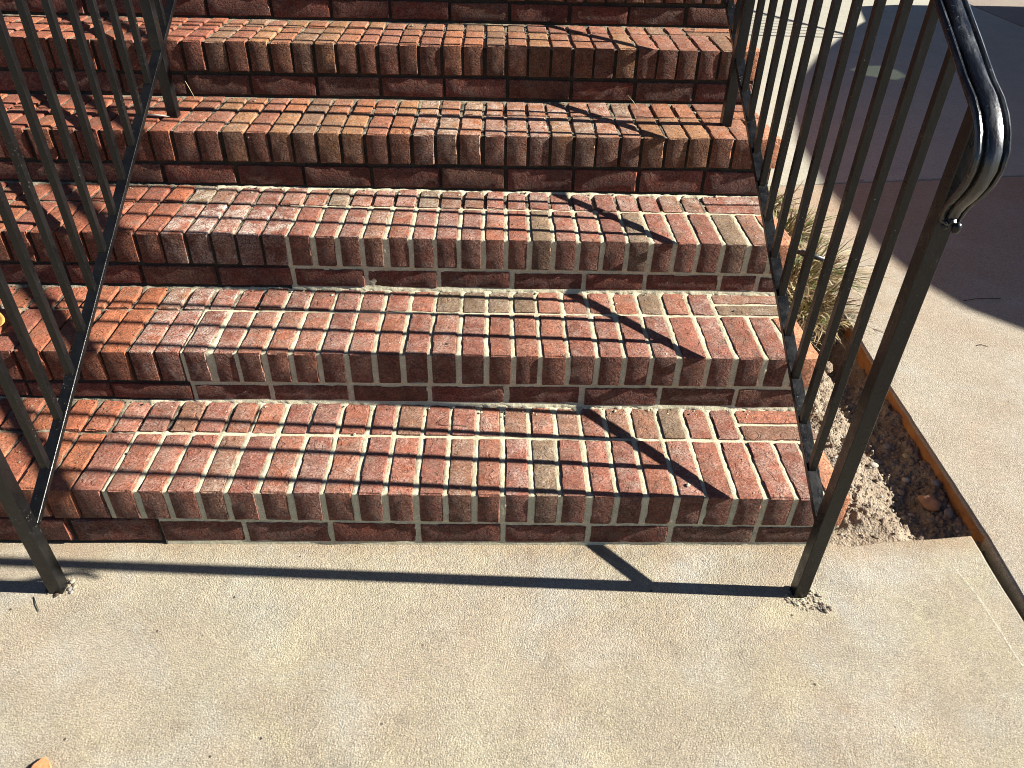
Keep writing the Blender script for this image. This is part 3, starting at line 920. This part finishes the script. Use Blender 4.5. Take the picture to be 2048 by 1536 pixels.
for a in [(1.110, 1.98, 360, 0.17, 1.0, 1, 'sparse grass tuft with thin dark stems nearest the slab joint', (0.2, 0.0), .40),
          (1.110, 1.70, 560, 0.20, 0.95, 2, 'green and tan grass tuft just above the black pipe', (0.3, 0.1), .38),
          (1.085, 1.36, 700, 0.22, 0.9, 3, 'thick grass tuft spilling over the driveway edge below the pipe', (0.45, 0.0), .30),
          (0.985, 1.24, 560, 0.19, 0.8, 4, 'straw coloured grass tuft against the brick steps', (0.1, -0.15), .12),
          (1.045, 1.12, 620, 0.20, 0.8, 5, 'bleached grass tuft drooping over the dark hole', (0.1, -0.30), .2),
          (0.960, 1.52, 420, 0.18, 0.8, 6, 'grass tuft in the shade of the steps left of the pipe', (0.2, 0), .25)]:
    tuft(a[0], a[1], a[2], a[3], a[4], a[5], a[6], a[7], a[8])

def thatch():
    r = random.Random(9)
    vs, fs, mi = [], [], []
    for i in range(1500):
        x = r.uniform(0.80, 1.10); y = r.uniform(0.93, 1.95)
        z = soil_z(x, y) + r.uniform(0.003, 0.045) * max(0, 1 - abs(x - .98) / .16)
        a = r.uniform(0, 6.28); L = r.uniform(0.03, 0.09); w = r.uniform(.0007, .0016)
        dx, dy = math.cos(a), math.sin(a)
        b = len(vs)
        for t in (0, .5, 1):
            zz = z + math.sin(t * 3.14) * 0.012 * r.random()
            vs += [(x + dx * L * t - dy * w, y + dy * L * t + dx * w, zz), (x + dx * L * t + dy * w, y + dy * L * t - dx * w, zz)]
        fs += [(b, b + 1, b + 3, b + 2), (b + 2, b + 3, b + 5, b + 4)]
        mi += [r.choice([0, 1, 2, 2])] * 2
    o = mesh_obj('grass_thatch', vs, fs, M_BLADE)
    o.data.polygons.foreach_set('material_index', mi)
    tag(o, 'matted dead grass lying between the tufts', 'dead grass', kind='stuff')
thatch()

# black irrigation pipe with a coupling
def tube(bm, pts, r, seg=14):
    rings = []
    for i, p in enumerate(pts):
        p = Vector(p); a = Vector(pts[max(i - 1, 0)]); b = Vector(pts[min(i + 1, len(pts) - 1)])
        t = (b - a).normalized(); s = t.cross(Vector((0, 0, 1))).normalized(); u = s.cross(t)
        rad = r[i] if isinstance(r, (list, tuple)) else r
        rings.append([bm.verts.new(p + (s * math.cos(k / seg * 2 * math.pi) + u * math.sin(k / seg * 2 * math.pi)) * rad) for k in range(seg)])
    for r0, r1 in zip(rings[:-1], rings[1:]):
        for k in range(seg): bm.faces.new([r0[k], r0[(k + 1) % seg], r1[(k + 1) % seg], r1[k]])
    bm.faces.new(rings[0][::-1]); bm.faces.new(rings[-1])
M_PIPE = mat_simple("black_plastic_pipe", (0.02, 0.022, 0.026), 0.35, 0.2, 50, 0.0004, 0.5)
pg = empty('irrigation_pipe', (1.05, 1.34, 0), 'short black plastic irrigation pipe lying in the dry grass', 'pipe')
bm = bmesh.new(); tube(bm, [(-.09, .085, .075), (-.03, .045, .088), (.03, .005, .092), (.085, -.035, .088)], 0.0085); bm_obj('pipe_body', bm, M_PIPE, pg, True)
bm = bmesh.new(); tube(bm, [(.012, .016, .091), (.016, .013, .0915), (.048, -.009, .091), (.052, -.012, .0908)], [0.009, 0.0118, 0.0118, 0.009]); bm_obj('coupling', bm, M_PIPE, pg, True)

# ------------------------------------------------------------------ small litter
def strand(name, pts, r, mat, label, cat):
    bm = bmesh.new(); tube(bm, pts, r, 5)
    return tag(bm_obj(name, bm, mat, None, True), label, cat)
M_TWIG = mat_simple("dark_twig", (0.05, 0.035, 0.025), 0.8, 0.3, 80)
strand('twig', [(1.615, 1.155, DZV + .002), (1.66, 1.165, DZV + .0045), (1.71, 1.171, DZV + .004), (1.76, 1.173, DZV + .003)], 0.0014, M_TWIG, 'long thin dark twig on the shaded driveway', 'twig')
strand('twig', [(1.512, .862, DZV + .002), (1.528, .866, DZV + .0035), (1.547, .857, DZV + .002)], 0.0012, M_TWIG, 'tiny dark twig near the edge of the big shadow', 'twig')
strand('twig', [(1.64, 2.26, DZV + .002), (1.67, 2.30, DZV + .004), (1.70, 2.305, DZV + .003)], 0.0016, M_TWIG, 'short twig by the slab joint above the grass', 'twig')
zt1 = float(SZ(1, -0.2))
strand('pine_needle', [(-.205, .268, zt1 + .0015), (-.222, .245, zt1 + .004), (-.212, .236, zt1 + .002), (-.18, .238, zt1 + .002), (-.148, .232, zt1 + .002)], 0.0008, M_TWIG, 'thin bent brown needle on the rear row of the lowest step', 'needle')
strand('twig', [(-1.075, -.150, .001), (-1.058, -.172, .003), (-1.045, -.188, .002)], 0.0009, M_TWIG, 'small dark root fibre in front of the left post', 'twig')
zt4 = float(SZ(4, 0.5))
M_STRAW = M_BLADE[1]
strand('straw', [(0.36, 1.200, zt4 + .002), (0.345, 1.215, zt4 + .02), (0.33, 1.24, zt4 + .032)], 0.0008, M_STRAW, 'curved pale straw standing on the fourth tread', 'straw')
strand('straw', [(-1.02, 1.235, zt4 + .001), (-1.035, 1.245, zt4 + .03), (-1.045, 1.25, zt4 + .05)], 0.0008, M_STRAW, 'thin dry stem growing from the joint by the left upper post', 'straw')
strand('wire', [(-1.13, 1.064, zt4 + .004), (-1.11, 1.058, zt4 + .007), (-1.06, 1.052, zt4 + .005), (-1.03, 1.054, zt4 + .003)], 0.003, mat_simple("cream_caulk", (0.55, 0.5, 0.4), 0.6, 0.1, 40), 'cream strip of caulk at the foot of the left upper post', 'caulk')

# mortar crumbs around the foot of each post
def rubble(cx, cy, label, nmb, seed, rad, mats):
    r = random.Random(seed)
    base = stone_mesh(70 + seed, 1.0, 1, 0.7, 0.5); base.verts.ensure_lookup_table()
    P = np.array([v.co[:] for v in base.verts]); F = [[v.index for v in f.verts] for f in base.faces]; base.free()
    VV, FF, MI = [], [], []; off = 0
    for i in range(nmb):
        a = r.uniform(0, 6.28); d = rad * r.random() ** 0.6
        s = min(.006, .0012 + r.expovariate(1 / .0014))
        VV.append(P * s * np.array([1, r.uniform(.8, 1.3), .8]) + np.array([cx + d * math.cos(a), cy + d * math.sin(a) * 0.8, s * 0.3]))
        FF += [[v + off for v in f] for f in F]; off += len(P); MI += [r.randrange(len(mats))] * len(F)
    o = mesh_obj('mortar_crumbs', np.concatenate(VV), FF, mats)
    o.data.polygons.foreach_set('material_index', MI)
    tag(o, label, 'mortar crumbs', kind='stuff')
rubble(0.607, -0.150, 'loose mortar crumbs round the foot of the right post', 150, 2, 0.045, [M_NEW, M_STONE[3], M_LANDING])
rubble(0.640, -0.178, 'dark gritty crumbs in front of the right post', 80, 4, 0.016, [M_TWIG, M_STONE[1], M_STONE[3]])
rubble(-1.025, -0.128, 'dark dirt crumbs round the foot of the left post', 60, 3, 0.030, [M_STONE[1], M_TWIG, M_LANDING])

def tread_crumbs():
    r = random.Random(77)
    base = stone_mesh(91, 1.0, 1, 0.6, 0.5); base.verts.ensure_lookup_table()
    P = np.array([v.co[:] for v in base.verts]); F = [[v.index for v in f.verts] for f in base.faces]; base.free()
    VV, FF, MI = [], [], []; off = 0
    mats = [M_NEW, M_OLD, M_TWIG, M_BLADE[2]]
    for i in range(900):
        n = r.choice([1, 1, 2, 2, 3, 3, 4, 5])
        x = r.uniform(-1.5, 0.70)
        back = r.random() < 0.72
        y = SY(n + 1) + OV - abs(r.gauss(0.004, 0.018)) - 0.003 if back else SY(n) + r.uniform(0.01, 0.29)
        s = min(.0055, .0007 + r.expovariate(1 / .0010))
        k = 2 if r.random() < 0.15 else (0 if n <= 3 and x > -0.9 and r.random() < .8 else 1)
        VV.append(P * s * np.array([1, r.uniform(.8, 1.5), .8]) + np.array([x, y, float(SZ(n, x)) + s * 0.4]))
        FF += [[v + off for v in f] for f in F]; off += len(P); MI += [k] * len(F)
    o = mesh_obj('tread_grit', np.concatenate(VV), FF, mats)
    o.data.polygons.foreach_set('material_index', MI)
    tag(o, 'grit and mortar crumbs gathered at the back of the treads', 'grit', kind='stuff')
tread_crumbs()

# leaf at the left edge of the second tread, brick chip on the landing
def leaf(name, x, y, z, L, W, mat, label, rot, curl=0.4, rotx=0.0):
    vs, fs = [], []
    nu, nv = 10, 6
    for i in range(nu + 1):
        t = i / nu; w = W * math.sin(math.pi * min(1, t * 0.93 + 0.05)) ** 0.75
        for j in range(nv + 1):
            s = j / nv - 0.5
            vs.append((s * w, (t - .5) * L, curl * (abs(s) * 2) ** 2 * W * 0.35 + curl * L * 0.25 * (t - .5) ** 2 * 4))
    for i in range(nu):
        for j in range(nv):
            k = i * (nv + 1) + j
            fs.append((k, k + 1, k + nv + 2, k + nv + 1))
    o = mesh_obj(name, vs, fs, mat, None, True, (x, y, z))
    o.rotation_euler = (rotx, 0, rot)
    sol = o.modifiers.new('thick', 'SOLIDIFY'); sol.thickness = 0.0008
    return tag(o, label, 'leaf')
M_YLEAF = mat_simple("yellow_leaf", (0.50, 0.27, 0.07), 0.6, 0.25, 60, 0.0005)
leaf('fallen_leaf', -1.325, 0.41, float(SZ(2, -1.3)) + 0.012, 0.075, 0.055, M_YLEAF, 'curled yellow leaf at the left edge of the second tread', 0.3, 0.5, 0.2)
def chip():
    bm = bmesh.new()
    top = [(-.020, -.03), (.024, -.03), (.021, -.004), (.014, .006), (.002, .018), (-.006, .012), (-.014, .004)]
    a = [bm.verts.new((x * .93, y * .95, .0085 + random.uniform(-.001, .001))) for x, y in top]
    b = [bm.verts.new((x, y, 0.0)) for x, y in top]
    bm.faces.new(a); m = len(top)
    for i in range(m): bm.faces.new([b[i], b[(i + 1) % m], a[(i + 1) % m], a[i]])
    bm.faces.new(b[::-1])
    o = bm_obj('brick_chip', bm, mat_simple("orange_brick_chip", (0.52, 0.20, 0.09), 0.9, 0.25, 120, 0.001))
    o.location = (-0.882, -0.521, 0.0005)
    tag(o, 'orange brick chip with a pointed tip on the landing, cut by the lower frame edge', 'brick chip')
chip()

# ------------------------------------------------------------------ beyond the frame: things whose shade falls in view
# railing of a neighbouring stair, its bars throw the fine stripes on the upper drive
def guard():
    x0, ya, yb = 4.32, 5.32, 8.2
    g = empty('guard_railing', (x0, ya, DZV), 'black railing beyond the upper right frame edge that stripes the driveway with shade', 'railing')
    def mk(name, *bars):
        bm = bmesh.new()
        for p0, p1, w in bars: bar(bm, (p0[0] - x0, p0[1] - ya, p0[2] - DZV), (p1[0] - x0, p1[1] - ya, p1[2] - DZV), w, w, side=(1, 0, 0))
        bm_obj(name, bm, M_IRON, g)
    zb = lambda y: 0.86 + (y - 5.44) * 0.34
    zt = lambda y: zb(y) + 0.72
    mk('post', ((x0, ya, DZV), (x0, ya, zt(ya)), 0.032))
    mk('post', ((x0, yb, DZV), (x0, yb, zt(yb)), 0.032))
    mk('lower_rail', ((x0, ya, zb(ya)), (x0, yb, zb(yb)), 0.026))
    mk('upper_rail', ((x0, ya, zt(ya)), (x0, yb, zt(yb)), 0.040))
    y = ya + 0.117
    while y < yb - 0.05:
        mk('picket', ((x0, y, zb(y)), (x0, y, zt(y)), 0.016)); y += 0.117
guard()

# parked van, right of the frame
def van():
    x0, wd = 5.15, 1.9
    prof = [(0.10, 0.45), (0.22, 1.15), (0.38, 1.62), (0.55, 1.85), (0.72, 1.99), (0.85, 2.06), (1.05, 2.105), (1.35, 2.13), (2.0, 2.125), (2.58, 2.085), (3.26, 1.99), (3.84, 1.86),
            (4.55, 1.65), (5.45, 1.33), (5.88, 1.16), (6.58, 1.04), (6.72, 0.80), (6.75, 0.42)]
    prof = [(y + 0.09, z - 0.035) for y, z in prof]
    g = empty('parked_van', (x0 + wd / 2, 3.4, DZV), 'silver van parked just beyond the right frame edge, shading the driveway', 'van')
    off = Vector((-(x0 + wd / 2), -3.4, -DZV))
    paint = mat_simple("silver_van_paint", (0.45, 0.46, 0.48), 0.3, 0.03, 5, 0, 0.6)
    blk = mat_simple("black_rubber", (0.02, 0.02, 0.02), 0.85, 0.2, 30)
    rim_m = mat_simple("wheel_alloy", (0.5, 0.5, 0.5), 0.35, 0.05, 30, 0, 0.6)
    gm = bpy.data.materials.new("green_tinted_glass"); gm.use_nodes = True
    nt = gm.node_tree; nt.nodes.remove(nt.nodes['Principled BSDF'])
    tr = nt.nodes.new('ShaderNodeBsdfTransparent'); tr.inputs[0].default_value = (0.34, 0.39, 0.34, 1)
    gl = nt.nodes.new('ShaderNodeBsdfGlossy'); gl.inputs['Roughness'].default_value = 0.03
    mx = nt.nodes.new('ShaderNodeMixShader'); mx.inputs[0].default_value = 0.08
    nt.links.new(tr.outputs[0], mx.inputs[1]); nt.links.new(gl.outputs[0], mx.inputs[2]); nt.links.new(mx.outputs[0], nt.nodes['Material Output'].inputs[0])
    # body: skin along the profile except the windscreen, sides with a front quarter opening
    hole = [(4.02, 1.43), (4.11, 1.52), (4.25, 1.55), (4.37, 1.495), (4.40, 1.405), (4.29, 1.365), (4.12, 1.365)]
    bm = bmesh.new()
    WS = (11, 13)     # profile segments taken by the windscreen
    L = [[bm.verts.new(Vector((x, y, z)) + off) for y, z in prof] for x in (x0, x0 + wd)]
    for i in range(len(prof) - 1):
        if WS[0] <= i < WS[1]: continue
        bm.faces.new([L[0][i], L[0][i + 1], L[1][i + 1], L[1][i]])
    bm.faces.new([L[0][0], L[1][0], L[1][-1], L[0][-1]])
    for s, x in ((0, x0), (1, x0 + wd)):
        edges = []
        ring = L[s]
        for i in range(len(ring)):
            a, b = ring[i], ring[(i + 1) % len(ring)]
            edges.append(bm.edges.get((a, b)) or bm.edges.new((a, b)))
        hv = [bm.verts.new(Vector((x, y, z)) + off) for y, z in hole]
        for i in range(len(hv)): edges.append(bm.edges.new((hv[i], hv[(i + 1) % len(hv)])))
        bmesh.ops.triangle_fill(bm, use_beauty=True, edges=edges)
    bm_obj('body', bm, paint, g)
    bm = bmesh.new()
    q = [bm.verts.new(Vector((x, prof[i][0], prof[i][1] - 0.004)) + off) for x, i in ((x0 + .02, WS[0]), (x0 + .02, WS[1]), (x0 + wd - .02, WS[1]), (x0 + wd - .02, WS[0]))]
    bm.faces.new(q); bm_obj('windscreen', bm, gm, g)
    for x in (x0 + .004, x0 + wd - .004):
        bm = bmesh.new(); bm.faces.new([bm.verts.new(Vector((x, y, z)) + off) for y, z in hole]); bm_obj('quarter_window', bm, gm, g)
    dark = mat_simple("dark_window_glass", (0.02, 0.025, 0.03), 0.05, 0.05, 5, 0, 0.6)
    for x in (x0 - .004, x0 + wd + .004):
        for ya, yb in ((0.9, 2.2), (2.3, 3.75)):
            bm = bmesh.new(); bm.faces.new([bm.verts.new(Vector((x, y, z)) + off) for y, z in ((ya, 1.35), (yb, 1.35), (yb - .06, 1.85), (ya + .06, 1.9))]); bm_obj('side_window', bm, dark, g)
        for y in (1.45, 5.65):
            bm = bmesh.new()
            s = 1 if x > x0 + 0.5 else -1
            M = Matrix.Translation(Vector((x - s * 0.10, y, 0.375 + DZV - 0.02)) + off) @ Matrix.Rotation(math.pi / 2, 4, 'Y')
            bmesh.ops.create_cone(bm, cap_ends=True, segments=36, radius1=0.355, radius2=0.355, depth=0.22, matrix=M)
            w = bm_obj('wheel', bm, blk, g)
            bm = bmesh.new()
            M = Matrix.Translation(Vector((x + s * 0.012, y, 0.375 + DZV - 0.02)) + off) @ Matrix.Rotation(math.pi / 2, 4, 'Y')
            bmesh.ops.create_cone(bm, cap_ends=True, segments=30, radius1=0.22, radius2=0.20, depth=0.02, matrix=M)
            bm_obj('rim', bm, rim_m, w)
    bm = bmesh.new()
    bar(bm, Vector((x0 + .1, 6.80, 0.52)) + off, Vector((x0 + wd - .1, 6.80, 0.52)) + off, 0.12, 0.14); bm_obj('bumper', bm, blk, g)
    for x in (x0 + .25, x0 + wd - .25):
        bm = bmesh.new(); bar(bm, Vector((x - .13, 6.72, 0.84)) + off, Vector((x + .13, 6.72, 0.84)) + off, 0.10, 0.10); bm_obj('headlight', bm, rim_m, g)
van()

# the house the stairs climb to
def house():
    g = empty('brick_house', (-3, 2.3, 0), 'brick house wall and porch at the top of the stairs, above the frame', 'house')
    n = NT("house_brickwork")
    bt = n.t.nodes.new('ShaderNodeTexBrick')
    tc = n.t.nodes.new('ShaderNodeMapping'); tc.inputs['Rotation'].default_value = (math.pi / 2, 0, 0)
    n.link(n.pos, tc.inputs['Vector']); n.link(tc.outputs[0], bt.inputs['Vector'])
    bt.inputs['Color1'].default_value = (0.33, 0.10, 0.06, 1); bt.inputs['Color2'].default_value = (0.26, 0.08, 0.055, 1); bt.inputs['Mortar'].default_value = (0.3, 0.26, 0.2, 1)
    bt.inputs['Scale'].default_value = 1; bt.inputs['Brick Width'].default_value = 0.2; bt.inputs['Row Height'].default_value = 0.067; bt.inputs['Mortar Size'].default_value = 0.005
    mb = n.out(bt.outputs['Color'], 0.9)
    def box(name, a, b, mat):
        bm = bmesh.new(); bmesh.ops.create_cube(bm, size=1)
        for v in bm.verts:
            v.co = Vector([a[i] + (v.co[i] + .5) * (b[i] - a[i]) for i in range(3)]) - Vector((-3, 2.3, 0))
        return bm_obj(name, bm, mat, g)
    box('porch', (-6, 2.302, -0.24), (0.71, 3.9, 0.965), mb)
    w = box('wall', (-6, 3.902, -0.24), (0.71, 4.3, 5.2), mb)
    box('roof', (-6.5, 3.3, 5.202), (1.1, 8.0, 5.4), mat_simple("roof_shingle", (0.08, 0.075, 0.07), 0.9))
    d = box('door', (-0.9, 3.86, 0.967), (0.05, 3.90, 3.05), mat_simple("white_door_paint", (0.7, 0.68, 0.62), 0.5))
house()
